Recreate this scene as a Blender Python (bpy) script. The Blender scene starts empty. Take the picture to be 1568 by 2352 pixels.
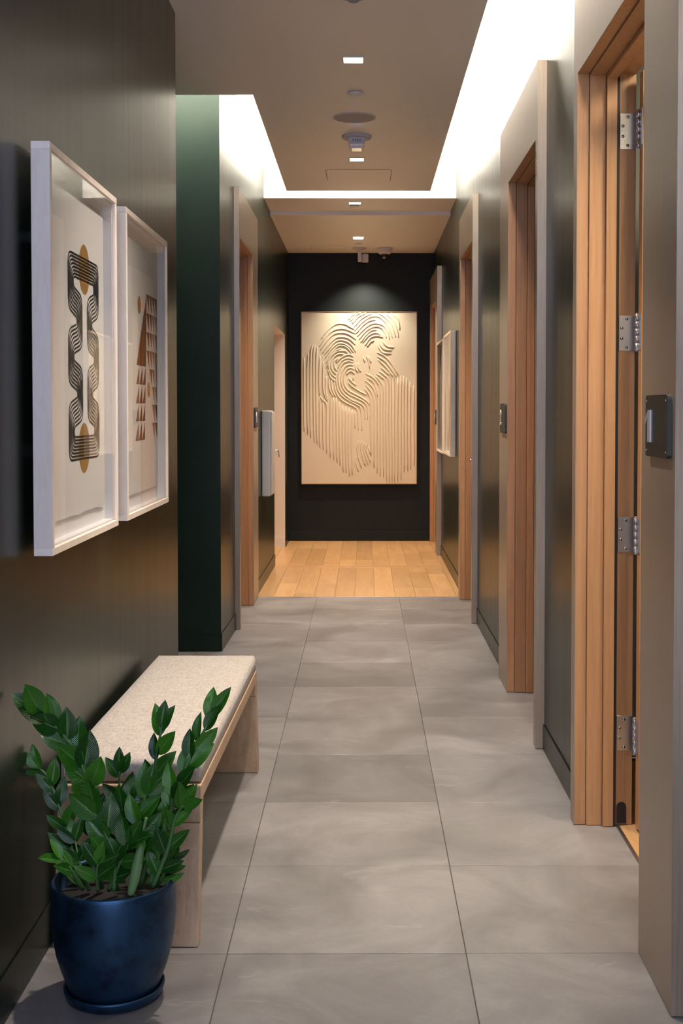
import bpy, bmesh, math, random
from mathutils import Vector, Matrix, noise
random.seed(7)
S = bpy.context.scene
COL = S.collection
R = math.radians
PI = math.pi

# ---------------------------------------------------------------- camera
F, HC, PIT, YAW = 2825.0, 1.394, R(1.75), R(0.25)
cd = bpy.data.cameras.new('camera')
cam = bpy.data.objects.new('camera', cd)
COL.objects.link(cam)
cam.location = (0, 0, HC)
cam.rotation_euler = (PI/2 - PIT, 0, -YAW)
cd.sensor_fit = 'HORIZONTAL'
cd.sensor_width = 36
cd.lens = F/1568*36
cd.shift_x = -(847.83-784)/1568
cd.shift_y = -(1176-1029.31)/1568
cd.clip_start = 0.05
S.camera = cam

# ---------------------------------------------------------------- world, light, exposure
S.view_settings.view_transform = 'Standard'
S.view_settings.look = 'None'
S.view_settings.gamma = 1
S.view_settings.use_curve_mapping = False
S.view_settings.exposure = 0.34
W = bpy.data.worlds.new('world')
S.world = W
W.use_nodes = True
W.node_tree.nodes['Background'].inputs[0].default_value = (0.65, 0.70, 0.9, 1)
W.node_tree.nodes['Background'].inputs[1].default_value = 0.25

WARM = (1.0, 0.86, 0.73)
DOWN_E = 262
COVE_E = 37.0
def area(name, loc, rot, sx, sy, e, col, spread=None):
    l = bpy.data.lights.new(name, 'AREA')
    l.shape = 'RECTANGLE'; l.size = sx; l.size_y = sy
    l.energy = e; l.color = col
    if spread: l.spread = spread
    o = bpy.data.objects.new(name, l)
    o.location = loc; o.rotation_euler = rot
    COL.objects.link(o)
    return o
def spot(name, loc, target, e, col, angle, blend=0.6, rad=0.04):
    l = bpy.data.lights.new(name, 'SPOT')
    l.energy = e; l.color = col; l.spot_size = R(angle); l.spot_blend = blend
    l.shadow_soft_size = rad
    o = bpy.data.objects.new(name, l)
    o.location = loc
    d = Vector(target)-Vector(loc)
    o.rotation_euler = d.to_track_quat('-Z', 'Y').to_euler()
    COL.objects.link(o)
    return o
# cool daylight from the lobby behind the camera, then an added fill
area('lobby_window_light', (0.0, -1.25, 2.75), (R(90), 0, 0), 2.2, 0.7, 66, (0.56, 0.66, 1.0))
area('ceiling_fill_light', (0.0, -1.9, 0.5), (R(132), 0, 0), 2.4, 0.8, 48, (0.82, 0.84, 1.0))  # added unseen lamp tilted upward to brighten the ceiling, no real source
# lamp of the small room behind the nearest doorway
area('room_lamp', (1.45, 3.25, 2.85), (0, 0, 0), 0.5, 0.5, 26, (1.0, 0.84, 0.60))
# downlights: real positions of the square ceiling fittings
DOWN_FRONT = [(-0.05, 3.70, 3.12), (-0.052, 6.108, 3.12), (-0.049, 8.511, 3.12)]
DOWN_BACK = [(-0.074, 10.16, 3.10), (-0.055, 11.99, 3.065)]
for p in DOWN_FRONT:
    spot('downlight_beam', (p[0], p[1], p[2]-0.012), (p[0], p[1], 0), DOWN_E, WARM, 88, 1.0)
for p in DOWN_BACK:
    spot('downlight_beam', (p[0], p[1], p[2]-0.012), (p[0], p[1], 0), DOWN_E*1.05, (1.0, 0.76, 0.53), 100, 1.0)
spot('art_spot_beam', (0.005, 12.72, 2.895), (0.0, 13.05, 2.0), 85, (1.0, 0.93, 0.76), 104, 1.0, 0.02)
# LED strips lying on the slab behind the cove lips, facing up into the cove
area('cove_light_right', (0.50, 4.3, 3.20), (R(180), R(-25), 0), 0.04, 10.7, COVE_E*10.7, (1.0, 0.93, 0.82))
area('cove_light_left', (-0.59, 8.24, 3.20), (R(180), R(25), 0), 0.04, 2.8, COVE_E*3.4, (1.0, 0.93, 0.82))
area('cove_light_end', (-0.04, 9.70, 3.20), (R(180+25), 0, 0), 1.0, 0.03, COVE_E*0.7, (1.0, 0.93, 0.82))
area('cove_light_alcove', (-1.55, 6.775, 3.20), (R(180+25), 0, 0), 1.8, 0.03, COVE_E*4.2, (1.0, 0.93, 0.82))

# ---------------------------------------------------------------- helpers
def at(px, py, Y):
    """point of the plane y=Y seen at a pixel of the photograph"""
    cp, sp, cy, sy = math.cos(PIT), math.sin(PIT), math.cos(YAW), math.sin(YAW)
    fw = Vector((sy*cp, cy*cp, -sp)); rt = Vector((cy, -sy, 0)); up = rt.cross(fw)
    r = fw + rt*((px-847.832)/F) - up*((py-1029.311)/F)
    p = r*(Y/r.y)
    return Vector((p.x, p.y, p.z+HC))

def link(o, parent=None):
    COL.objects.link(o)
    if parent:
        o.parent = parent
        o.matrix_parent_inverse = Matrix.Translation(-Vector(world_loc(parent)))
    return o
def world_loc(o):
    v = Vector(o.location)
    if o.parent: v = v  # parts are given in world coordinates
    return v
def thing(name, label, cat, loc=(0, 0, 0), group=None):
    o = bpy.data.objects.new(name, None)
    o.empty_display_size = 0.05
    o.location = loc
    COL.objects.link(o)
    o['label'] = label; o['category'] = cat
    if group: o['group'] = group
    return o
def struct_empty(name):
    o = bpy.data.objects.new(name, None); COL.objects.link(o); o['kind'] = 'structure'
    return o
def obj(name, bm, mat, parent=None, smooth=False):
    """bm in world coordinates -> one mesh object; children stay where they were modelled"""
    me = bpy.data.meshes.new(name)
    bm.normal_update()
    bm.to_mesh(me); bm.free()
    if smooth:
        for p in me.polygons: p.use_smooth = True
    me.materials.append(mat)
    o = bpy.data.objects.new(name, me)
    COL.objects.link(o)
    if parent is not None:
        off = Vector((0, 0, 0)); q = parent
        while q is not None:
            off += Vector(q.location); q = q.parent
        o.parent = parent
        o.location = -off
        # keep the part in world coordinates
    return o
def struct(name, bm, mat, smooth=False):
    o = obj(name, bm, mat, None, smooth); o['kind'] = 'structure'
    return o
def tag(o, label, cat, group=None):
    o['label'] = label; o['category'] = cat
    if group: o['group'] = group
    return o
def box(bm, x0, x1, y0, y1, z0, z1, bev=0, seg=1):
    if x0 > x1: x0, x1 = x1, x0
    m = Matrix.Translation(((x0+x1)/2, (y0+y1)/2, (z0+z1)/2)) @ Matrix.Diagonal((x1-x0, y1-y0, z1-z0, 1))
    r = bmesh.ops.create_cube(bm, size=1, matrix=m)
    if bev:
        es = list({e for v in r['verts'] for e in v.link_edges})
        bmesh.ops.bevel(bm, geom=es, offset=bev, segments=seg, affect='EDGES', profile=0.6)
    return bm
def B(*a, **k):
    return box(bmesh.new(), *a, **k)
def quad(bm, pts):
    return bm.faces.new([bm.verts.new(p) for p in pts])
def prism(bm, pts, vec):
    """extrude a polygon (list of 3-D points) by vec"""
    vec = Vector(vec)
    a = [bm.verts.new(p) for p in pts]; b = [bm.verts.new(Vector(p)+vec) for p in pts]
    bm.faces.new(a); bm.faces.new(list(reversed(b)))
    n = len(pts)
    for i in range(n):
        bm.faces.new([a[i], b[i], b[(i+1) % n], a[(i+1) % n]][::-1])
    bmesh.ops.recalc_face_normals(bm, faces=bm.faces[:])
    return bm
def lathe(bm, prof, c, n=48, axis='Z', close=False):
    rings = []
    for r, h in prof:
        ring = []
        for i in range(n):
            a = 2*PI*i/n
            if axis == 'Z': p = (c[0]+r*math.cos(a), c[1]+r*math.sin(a), c[2]+h)
            elif axis == 'X': p = (c[0]+h, c[1]+r*math.cos(a), c[2]+r*math.sin(a))
            else: p = (c[0]+r*math.cos(a), c[1]+h, c[2]+r*math.sin(a))
            ring.append(bm.verts.new(p))
        rings.append(ring)
    for k in range(len(rings)-1):
        for i in range(n):
            j = (i+1) % n
            bm.faces.new([rings[k][i], rings[k][j], rings[k+1][j], rings[k+1][i]])
    if prof[0][0] > 1e-5: bm.faces.new(rings[0])
    if prof[-1][0] > 1e-5: bm.faces.new(rings[-1])
    bmesh.ops.remove_doubles(bm, verts=bm.verts[:], dist=1e-6)
    bmesh.ops.recalc_face_normals(bm, faces=bm.faces[:])
    return bm
def catmull(pts, sub=6):
    pts = [Vector(p) for p in pts]
    if len(pts) < 3:
        return [pts[0].lerp(pts[1], i/sub) for i in range(sub+1)]
    out = []
    P = [pts[0]*2-pts[1]] + pts + [pts[-1]*2-pts[-2]]
    for i in range(1, len(P)-2):
        for k in range(sub):
            t = k/sub
            out.append(0.5*((2*P[i]) + (P[i+1]-P[i-1])*t + (2*P[i-1]-5*P[i]+4*P[i+1]-P[i+2])*t*t + (3*P[i]-P[i-1]-3*P[i+1]+P[i+2])*t**3))
    out.append(pts[-1])
    return out
def tube(bm, pts, rad, n=8, rfun=None, squash=None):
    pts = [Vector(p) for p in pts]
    rings = []
    up = Vector((0.13, 0.97, 0.2)).normalized()
    for i, p in enumerate(pts):
        t = (pts[min(i+1, len(pts)-1)]-pts[max(i-1, 0)]).normalized()
        a = t.cross(up)
        if a.length < 1e-4: a = t.cross(Vector((1, 0, 0)))
        a.normalize(); b = a.cross(t).normalized()
        r = rad*(rfun(i/(len(pts)-1)) if rfun else 1)
        rings.append([bm.verts.new(p + a*r*math.cos(2*PI*k/n) + b*r*math.sin(2*PI*k/n)) for k in range(n)])
    for i in range(len(rings)-1):
        for k in range(n):
            bm.faces.new([rings[i][k], rings[i][(k+1) % n], rings[i+1][(k+1) % n], rings[i+1][k]])
    bm.faces.new(rings[0][::-1]); bm.faces.new(rings[-1])
    bmesh.ops.recalc_face_normals(bm, faces=bm.faces[:])
    return bm
def text_bm(s, size, depth=0.0, bold=0.0):
    cu = bpy.data.curves.new('text', 'FONT')
    cu.body = s; cu.size = size; cu.extrude = depth; cu.offset = bold
    cu.align_x = 'CENTER'; cu.align_y = 'CENTER'
    o = bpy.data.objects.new('text', cu); COL.objects.link(o)
    bpy.context.view_layer.update()
    dg = bpy.context.evaluated_depsgraph_get()
    me = bpy.data.meshes.new_from_object(o.evaluated_get(dg))
    bm = bmesh.new(); bm.from_mesh(me)
    bpy.data.objects.remove(o); bpy.data.curves.remove(cu); bpy.data.meshes.remove(me)
    return bm

# ---------------------------------------------------------------- materials
def mat(name, col, rough=0.5, metal=0.0, spec=0.5, coat=0.0, coat_rough=0.1):
    m = bpy.data.materials.new(name); m.use_nodes = True
    b = m.node_tree.nodes['Principled BSDF']
    b.inputs['Base Color'].default_value = (*col, 1)
    b.inputs['Roughness'].default_value = rough
    b.inputs['Metallic'].default_value = metal
    b.inputs['Specular IOR Level'].default_value = spec
    b.inputs['Coat Weight'].default_value = coat
    b.inputs['Coat Roughness'].default_value = coat_rough
    return m
def bits(m):
    nt = m.node_tree
    return nt, nt.nodes, nt.links, nt.nodes['Principled BSDF']
def coords(m, scale, kind='Object'):
    nt, N, L, b = bits(m)
    tc = N.new('ShaderNodeTexCoord'); mp = N.new('ShaderNodeMapping')
    mp.inputs['Scale'].default_value = scale
    L.new(tc.outputs[kind], mp.inputs['Vector'])
    return mp
def ramp(m, src, stops):
    nt, N, L, b = bits(m)
    r = N.new('ShaderNodeValToRGB')
    e = r.color_ramp.elements
    e[0].position = stops[0][0]; e[0].color = (*stops[0][1], 1)
    e[1].position = stops[-1][0]; e[1].color = (*stops[-1][1], 1)
    for p, c in stops[1:-1]:
        k = e.new(p); k.color = (*c, 1)
    L.new(src, r.inputs['Fac'])
    return r
def noise_tex(m, mp, scale, detail=4, rough=0.5, dist=0.0):
    nt, N, L, b = bits(m)
    n = N.new('ShaderNodeTexNoise')
    n.inputs['Scale'].default_value = scale; n.inputs['Detail'].default_value = detail
    n.inputs['Roughness'].default_value = rough; n.inputs['Distortion'].default_value = dist
    L.new(mp.outputs['Vector'], n.inputs['Vector'])
    return n
def bump(m, src, strength, dist=0.01):
    nt, N, L, b = bits(m)
    k = N.new('ShaderNodeBump'); k.inputs['Strength'].default_value = strength
    k.inputs['Distance'].default_value = dist
    L.new(src, k.inputs['Height']); L.new(k.outputs['Normal'], b.inputs['Normal'])
    return k
def rough_from(m, src, lo, hi):
    nt, N, L, b = bits(m)
    r = N.new('ShaderNodeMapRange')
    r.inputs['To Min'].default_value = lo; r.inputs['To Max'].default_value = hi
    L.new(src, r.inputs['Value']); L.new(r.outputs['Result'], b.inputs['Roughness'])

# dark green, vertically brushed satin wall finish
def wall_mat():
    m = mat('wall_dark_green', (0.016, 0.024, 0.018), 0.4, spec=0.27)
    nt, N, L, b = bits(m)
    mp = coords(m, (1, 1, 0.03))
    n = noise_tex(m, mp, 17, 5, 0.55)
    r = ramp(m, n.outputs['Fac'], [(0.25, (0.006, 0.011, 0.007)), (0.75, (0.011, 0.018, 0.011))])
    L.new(r.outputs['Color'], b.inputs['Base Color'])
    rough_from(m, n.outputs['Fac'], 0.26, 0.36)
    bump(m, n.outputs['Fac'], 0.012, 0.002)
    return m
M_WALL = wall_mat()
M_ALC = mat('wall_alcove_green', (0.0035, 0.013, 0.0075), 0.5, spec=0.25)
M_BACK = mat('wall_end_black_green', (0.0065, 0.0095, 0.0095), 0.55, spec=0.25)
def bronze_mat():
    m = mat('bronze_laminate', (0.30, 0.24, 0.18), 0.36, 0.38, 0.6)
    nt, N, L, b = bits(m)
    mp = coords(m, (1, 1, 0.02))
    n = noise_tex(m, mp, 220, 2)
    r = ramp(m, n.outputs['Fac'], [(0.2, (0.30, 0.235, 0.175)), (0.8, (0.40, 0.32, 0.245))])
    L.new(r.outputs['Color'], b.inputs['Base Color'])
    rough_from(m, n.outputs['Fac'], 0.30, 0.42)
    bump(m, n.outputs['Fac'], 0.12, 0.0008)
    return m
M_BRONZE = bronze_mat()
def wood_mat(name, c0, c1, c2, grain=(14, 14, 0.9), rough=0.42, scale=1.0, lo=0.86, hi=1.12):
    m = mat(name, c1, rough)
    nt, N, L, b = bits(m)
    tc = N.new('ShaderNodeTexCoord'); mp = N.new('ShaderNodeMapping')
    mp.inputs['Scale'].default_value = grain
    oi = N.new('ShaderNodeObjectInfo')
    ad = N.new('ShaderNodeVectorMath'); ad.operation = 'ADD'
    mul = N.new('ShaderNodeVectorMath'); mul.operation = 'SCALE'
    cx = N.new('ShaderNodeCombineXYZ')
    L.new(oi.outputs['Random'], cx.inputs[0]); L.new(oi.outputs['Random'], cx.inputs[1]); L.new(oi.outputs['Random'], cx.inputs[2])
    L.new(cx.outputs[0], mul.inputs[0]); mul.inputs['Scale'].default_value = 13.7
    L.new(tc.outputs['Object'], ad.inputs[0]); L.new(mul.outputs[0], ad.inputs[1])
    L.new(ad.outputs[0], mp.inputs['Vector'])
    n = noise_tex(m, mp, 2.2*scale, 6, 0.6, 0.6)
    n2 = noise_tex(m, mp, 16*scale, 3, 0.6)
    mx = N.new('ShaderNodeMix'); mx.data_type = 'FLOAT'; mx.inputs[0].default_value = 0.35
    L.new(n.outputs['Fac'], mx.inputs[2]); L.new(n2.outputs['Fac'], mx.inputs[3])
    r = ramp(m, mx.outputs[0], [(0.30, c0), (0.5, c1), (0.70, c2)])
    hsv = N.new('ShaderNodeHueSaturation')
    mr = N.new('ShaderNodeMapRange'); mr.inputs['To Min'].default_value = lo; mr.inputs['To Max'].default_value = hi
    L.new(oi.outputs['Random'], mr.inputs['Value']); L.new(mr.outputs['Result'], hsv.inputs['Value'])
    L.new(r.outputs['Color'], hsv.inputs['Color'])
    L.new(hsv.outputs['Color'], b.inputs['Base Color'])
    bump(m, mx.outputs[0], 0.12, 0.001)
    return m
M_OAK = wood_mat('door_oak', (0.38, 0.185, 0.078), (0.48, 0.255, 0.115), (0.56, 0.32, 0.155), (30, 30, 0.8), 0.40)
M_ASH = wood_mat('bench_ash', (0.36, 0.24, 0.15), (0.47, 0.33, 0.215), (0.56, 0.42, 0.29), (22, 22, 1.6), 0.5)
M_MAPLE = wood_mat('frame_maple', (0.76, 0.64, 0.55), (0.84, 0.74, 0.66), (0.88, 0.79, 0.71), (9, 9, 1.6), 0.42)
M_PLANK = wood_mat('floor_oak', (0.42, 0.24, 0.105), (0.53, 0.32, 0.15), (0.61, 0.39, 0.195), (10, 0.9, 10), 0.30, 1.0, 0.82, 1.10)

M_CEIL = mat('ceiling_paint', (0.90, 0.85, 0.81), 0.42, spec=0.6)
M_COVE = mat('cove_white_paint', (0.86, 0.85, 0.82), 0.8, spec=0.2)
M_CREAM = mat('cream_paint', (0.74, 0.68, 0.65), 0.6, spec=0.3)
M_ROOM = mat('room_grey_paint', (0.45, 0.47, 0.44), 0.7)
M_GROUT = mat('grout_dark', (0.10, 0.095, 0.09), 0.9)
def tile_mat():
    m = mat('floor_porcelain', (0.25, 0.235, 0.225), 0.5, spec=0.45)
    nt, N, L, b = bits(m)
    tc = N.new('ShaderNodeTexCoord')
    geo = N.new('ShaderNodeNewGeometry')
    mp = N.new('ShaderNodeMapping'); mp.inputs['Scale'].default_value = (1, 1, 1)
    L.new(geo.outputs['Position'], mp.inputs['Vector'])
    n = noise_tex(m, mp, 2.3, 7, 0.62, 0.8)
    n2 = noise_tex(m, mp, 90, 3, 0.6)
    r = ramp(m, n.outputs['Fac'], [(0.28, (0.120, 0.112, 0.111)), (0.5, (0.188, 0.177, 0.176)), (0.74, (0.285, 0.272, 0.270))])
    # pale scuffs
    mp2 = N.new('ShaderNodeMapping'); mp2.inputs['Scale'].default_value = (1.6, 4.2, 1); mp2.inputs['Rotation'].default_value = (0, 0, 0.35)
    L.new(geo.outputs['Position'], mp2.inputs['Vector'])
    n3 = noise_tex(m, mp2, 1.6, 8, 0.68, 1.6)
    r3 = ramp(m, n3.outputs['Fac'], [(0.60, (0, 0, 0)), (0.80, (0.34, 0.34, 0.34))])
    oi = N.new('ShaderNodeObjectInfo')
    mr = N.new('ShaderNodeMapRange'); mr.inputs['To Min'].default_value = 0.76; mr.inputs['To Max'].default_value = 1.12
    L.new(oi.outputs['Random'], mr.inputs['Value'])
    hsv = N.new('ShaderNodeHueSaturation'); L.new(mr.outputs['Result'], hsv.inputs['Value'])
    L.new(r.outputs['Color'], hsv.inputs['Color'])
    mx = N.new('ShaderNodeMix'); mx.data_type = 'RGBA'
    L.new(r3.outputs['Color'], mx.inputs[0]); L.new(hsv.outputs['Color'], mx.inputs[6]); mx.inputs[7].default_value = (0.55, 0.53, 0.52, 1)
    mx2 = N.new('ShaderNodeMix'); mx2.data_type = 'RGBA'; mx2.blend_type = 'OVERLAY'; mx2.inputs[0].default_value = 0.12
    L.new(mx.outputs[2], mx2.inputs[6]); L.new(n2.outputs['Color'], mx2.inputs[7])
    L.new(mx2.outputs[2], b.inputs['Base Color'])
    rough_from(m, n.outputs['Fac'], 0.34, 0.50)
    bump(m, n2.outputs['Fac'], 0.05, 0.001)
    return m
M_TILE = tile_mat()
def fabric_mat():
    m = mat('seat_fabric', (0.50, 0.44, 0.39), 0.95, spec=0.1)
    nt, N, L, b = bits(m)
    mp = coords(m, (260, 45, 45)); n = noise_tex(m, mp, 1.0, 2)
    mp2 = coords(m, (45, 260, 45)); n2 = noise_tex(m, mp2, 1.0, 2)
    mx = N.new('ShaderNodeMix'); mx.data_type = 'FLOAT'; mx.inputs[0].default_value = 0.5
    L.new(n.outputs['Fac'], mx.inputs[2]); L.new(n2.outputs['Fac'], mx.inputs[3])
    r = ramp(m, mx.outputs[0], [(0.32, (0.36, 0.31, 0.27)), (0.5, (0.50, 0.45, 0.40)), (0.68, (0.62, 0.57, 0.52))])
    L.new(r.outputs['Color'], b.inputs['Base Color'])
    b.inputs['Sheen Weight'].default_value = 0.2
    bump(m, mx.outputs[0], 0.5, 0.002)
    return m
M_FABRIC = fabric_mat()
def pot_mat():
    m = mat('pot_glaze', (0.012, 0.030, 0.075), 0.42, metal=0.75, spec=0.6)
    nt, N, L, b = bits(m)
    mp = coords(m, (1, 1, 1)); n = noise_tex(m, mp, 14, 6, 0.6)
    r = ramp(m, n.outputs['Fac'], [(0.33, (0.010, 0.022, 0.045)), (0.5, (0.020, 0.060, 0.125)), (0.75, (0.026, 0.080, 0.165))])
    L.new(r.outputs['Color'], b.inputs['Base Color'])
    rough_from(m, n.outputs['Fac'], 0.50, 0.33)
    return m
M_POT = pot_mat()
def leaf_mat():
    m = mat('leaf_green', (0.03, 0.13, 0.02), 0.22, spec=0.5)
    nt, N, L, b = bits(m)
    oi = N.new('ShaderNodeObjectInfo')
    r = ramp(m, oi.outputs['Random'], [(0.0, (0.008, 0.050, 0.006)), (0.6, (0.022, 0.115, 0.008)), (1.0, (0.055, 0.20, 0.014))])
    uv = N.new('ShaderNodeUVMap')
    sx = N.new('ShaderNodeSeparateXYZ'); L.new(uv.outputs[0], sx.inputs[0])
    ab = N.new('ShaderNodeMath'); ab.operation = 'ABSOLUTE'
    sb = N.new('ShaderNodeMath'); sb.operation = 'SUBTRACT'; sb.inputs[1].default_value = 0.5
    L.new(sx.outputs[0], sb.inputs[0]); L.new(sb.outputs[0], ab.inputs[0])
    # midrib and side veins in fine relief
    w = N.new('ShaderNodeMath'); w.operation = 'MULTIPLY_ADD'
    w.inputs[1].default_value = -0.55
    L.new(ab.outputs[0], w.inputs[0]); L.new(sx.outputs[1], w.inputs[2])
    sn = N.new('ShaderNodeMath'); sn.operation = 'MULTIPLY'; sn.inputs[1].default_value = 62.0
    L.new(w.outputs[0], sn.inputs[0])
    si = N.new('ShaderNodeMath'); si.operation = 'SINE'; L.new(sn.outputs[0], si.inputs[0])
    pw = N.new('ShaderNodeMath'); pw.operation = 'POWER'; pw.inputs[1].default_value = 4.0
    L.new(si.outputs[0], pw.inputs[0])
    bump(m, pw.outputs[0], 0.35, 0.0012)
    mid = N.new('ShaderNodeMath'); mid.operation = 'LESS_THAN'; mid.inputs[1].default_value = 0.022
    L.new(ab.outputs[0], mid.inputs[0])
    mx = N.new('ShaderNodeMix'); mx.data_type = 'RGBA'
    L.new(mid.outputs[0], mx.inputs[0]); L.new(r.outputs['Color'], mx.inputs[6]); mx.inputs[7].default_value = (0.09, 0.23, 0.05, 1)
    L.new(mx.outputs[2], b.inputs['Base Color'])
    return m
M_LEAF = leaf_mat()
M_STEM = mat('stem_green', (0.07, 0.17, 0.05), 0.4)
M_SHEATH = mat('sheath_green', (0.13, 0.24, 0.09), 0.5)
M_SOIL = mat('soil', (0.007, 0.0055, 0.005), 0.9)
M_STEEL = mat('satin_steel', (0.55, 0.53, 0.53), 0.32, 1.0)
M_CHROME = mat('polished_steel', (0.75, 0.75, 0.78), 0.12, 1.0)
M_BLACK = mat('black_rubber', (0.008, 0.008, 0.009), 0.6)
M_SIGN = mat('sign_black', (0.016, 0.018, 0.012), 0.45)
M_SILVER = mat('sign_silver', (0.60, 0.61, 0.64), 0.35, 0.6)
M_PAPER = mat('art_paper', (0.86, 0.85, 0.84), 0.8, spec=0.2)
M_MOUNT = mat('mount_white', (0.88, 0.88, 0.90), 0.7, spec=0.2)
M_INK = mat('ink_black', (0.018, 0.015, 0.014), 0.7, spec=0.2)
M_GOLD = mat('ink_gold', (0.42, 0.23, 0.055), 0.6, spec=0.3)
M_BROWN = mat('ink_brown', (0.20, 0.085, 0.04), 0.7, spec=0.2)
M_DKBROWN = mat('ink_dark_brown', (0.075, 0.04, 0.028), 0.7, spec=0.2)
M_TAUPE = mat('ink_taupe', (0.30, 0.21, 0.16), 0.7, spec=0.2)
M_PLASTER = mat('relief_plaster', (0.66, 0.56, 0.43), 0.65, spec=0.3)
M_GILT = mat('relief_frame', (0.42, 0.25, 0.11), 0.4)
M_WHITE = mat('white_plastic', (0.74, 0.72, 0.71), 0.45)
M_LILAC = mat('fixture_white', (0.62, 0.58, 0.60), 0.5)
M_GREY = mat('cabinet_grey_white', (0.50, 0.50, 0.50), 0.4)
M_GRILLE = mat('speaker_grille', (0.34, 0.33, 0.36), 0.5)
M_RED = mat('letter_dark', (0.05, 0.04, 0.07), 0.5)
M_SMOKE = mat('dome_smoked', (0.01, 0.009, 0.008), 0.08, spec=0.8)
M_DARKART = mat('art_dark', (0.05, 0.045, 0.05), 0.7)
M_CREAMART = mat('art_cream', (0.76, 0.68, 0.55), 0.7)
M_SEAM = mat('panel_gap', (0.16, 0.10, 0.06), 0.8)
def emis(name, col, s):
    m = bpy.data.materials.new(name); m.use_nodes = True
    nt = m.node_tree; nt.nodes.clear()
    e = nt.nodes.new('ShaderNodeEmission'); o = nt.nodes.new('ShaderNodeOutputMaterial')
    e.inputs[0].default_value = (*col, 1); e.inputs[1].default_value = s
    nt.links.new(e.outputs[0], o.inputs[0])
    return m
M_LENS = emis('lamp_lens', (1.0, 0.90, 0.78), 14)
M_LED = emis('led_tape', (1.0, 0.93, 0.82), 6)
def glass_mat():
    m = bpy.data.materials.new('picture_glass'); m.use_nodes = True
    nt = m.node_tree; nt.nodes.clear()
    N, L = nt.nodes, nt.links
    t = N.new('ShaderNodeBsdfTransparent'); g = N.new('ShaderNodeBsdfGlossy'); g.inputs['Roughness'].default_value = 0.015
    lw = N.new('ShaderNodeLayerWeight'); lw.inputs[0].default_value = 0.5
    pw = N.new('ShaderNodeMath'); pw.operation = 'POWER'; pw.inputs[1].default_value = 5.0
    fr = N.new('ShaderNodeMath'); fr.operation = 'MULTIPLY_ADD'; fr.inputs[1].default_value = 0.6; fr.inputs[2].default_value = 0.03
    L.new(lw.outputs['Facing'], pw.inputs[0]); L.new(pw.outputs[0], fr.inputs[0])
    mx = N.new('ShaderNodeMixShader'); o = N.new('ShaderNodeOutputMaterial')
    L.new(fr.outputs[0], mx.inputs[0]); L.new(t.outputs[0], mx.inputs[1]); L.new(g.outputs[0], mx.inputs[2]); L.new(mx.outputs[0], o.inputs[0])
    return m
M_GLASS = glass_mat()

# ================================================================ THE SETTING
# ---- tiled floor
XJ = [-2.803, -2.190, -1.577, -0.964, -0.351, 0.262, 0.875]
Y0T, DT = 3.118, 0.6092
floor = struct('floor', B(-2.8, 0.92, -1.2, 9.171, -0.06, -0.0045), M_GROUT)
tile_cache = {}
def tile(x0, x1, y0, y1):
    g = 0.0011
    key = (round(x1-x0, 3), round(y1-y0, 3))
    if key not in tile_cache:
        w, l = key
        bm = B(-w/2+g, w/2-g, -l/2+g, l/2-g, -0.0045, 0.0, bev=0.0009)
        me = bpy.data.meshes.new('tile'); bm.to_mesh(me); bm.free(); me.materials.append(M_TILE)
        tile_cache[key] = me
    o = bpy.data.objects.new('tile', tile_cache[key])
    o.location = ((x0+x1)/2, (y0+y1)/2, random.uniform(-0.0003, 0.0002))
    COL.objects.link(o); o.parent = floor
yj = [Y0T + DT*k for k in range(-7, 10)] + [9.171]
for i in range(len(XJ)-1):
    for j in range(len(yj)-1):
        x0, x1 = XJ[i], XJ[i+1]
        if i == len(XJ)-2: x1 = 0.846
        if x1 < -0.9 and yj[j] < 5.0: continue
        tile(x0, x1, yj[j], yj[j+1])
# ---- oak floor beyond
wf = struct('floor.001', B(-1.6, 0.92, 9.171, 13.25, -0.06, -0.004), M_GROUT)
def plank(x0, x1, y0, y1, parent):
    g = 0.0009
    bm = B(x0+g, x1-g, y0+g, y1-g, -0.004, 0.0005, bev=0.0006)
    return obj('plank', bm, M_PLANK, parent)
xs = [0.083 + 0.1525*k for k in range(-11, 6)]
xs[-1] = 0.85
random.seed(21)
for i in range(len(xs)-1):
    if xs[i+1] - xs[i] < 0.02: continue
    for a, b in ((9.175, 10.885), (11.045, 13.2)):
        y = a
        cut = a + random.choice([0.18, 0.42, 0.66, 0.9, 1.3]) + random.uniform(-0.05, 0.05)
        while y < b-0.01:
            ny = min(cut, b)
            if b-ny < 0.12: ny = b
            plank(xs[i], xs[i+1], y, ny, wf)
            y = ny; cut = y + random.uniform(0.6, 1.5)
for a, b in ((-1.59, -0.1), (-0.1, 0.85)):
    plank(a, b, 10.89, 11.04, wf)

# ---- walls
struct('wall_left', B(-1.02, -0.820, -1.2, 5.405, 0, 3.12), M_WALL)
struct('baseboard_left', B(-0.820, -0.8165, -1.2, 5.405, 0, 0.112, bev=0.001), M_WALL)
struct('wall_alcove', B(-2.6, -0.8262, 7.085, 7.20, 0, 3.42), M_ALC)
struct('baseboard_alcove', B(-2.6, -0.830, 7.079, 7.085, 0, 0.088), M_ALC)
struct('wall_alcove_rear', B(-2.6, -1.02, 5.0, 5.1, 0, 3.12), M_WALL)
struct('wall_alcove_side', B(-2.72, -2.6, 5.0, 7.2, 0, 3.42), M_ALC)
def strip_wall(name, y0, y1, x, side, top, z0=0.0, base='baseboard', m=M_WALL, thick=0.16, bx=0.006):
    """wall panel with its face at x; side -1 left, +1 right"""
    w = struct(name, B(x, x+side*thick, y0, y1, z0, top), m)
    if z0 == 0:
        struct(base, B(x, x-side*bx, y0, y1, 0, 0.102, bev=0.001), m)
    return w
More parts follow.
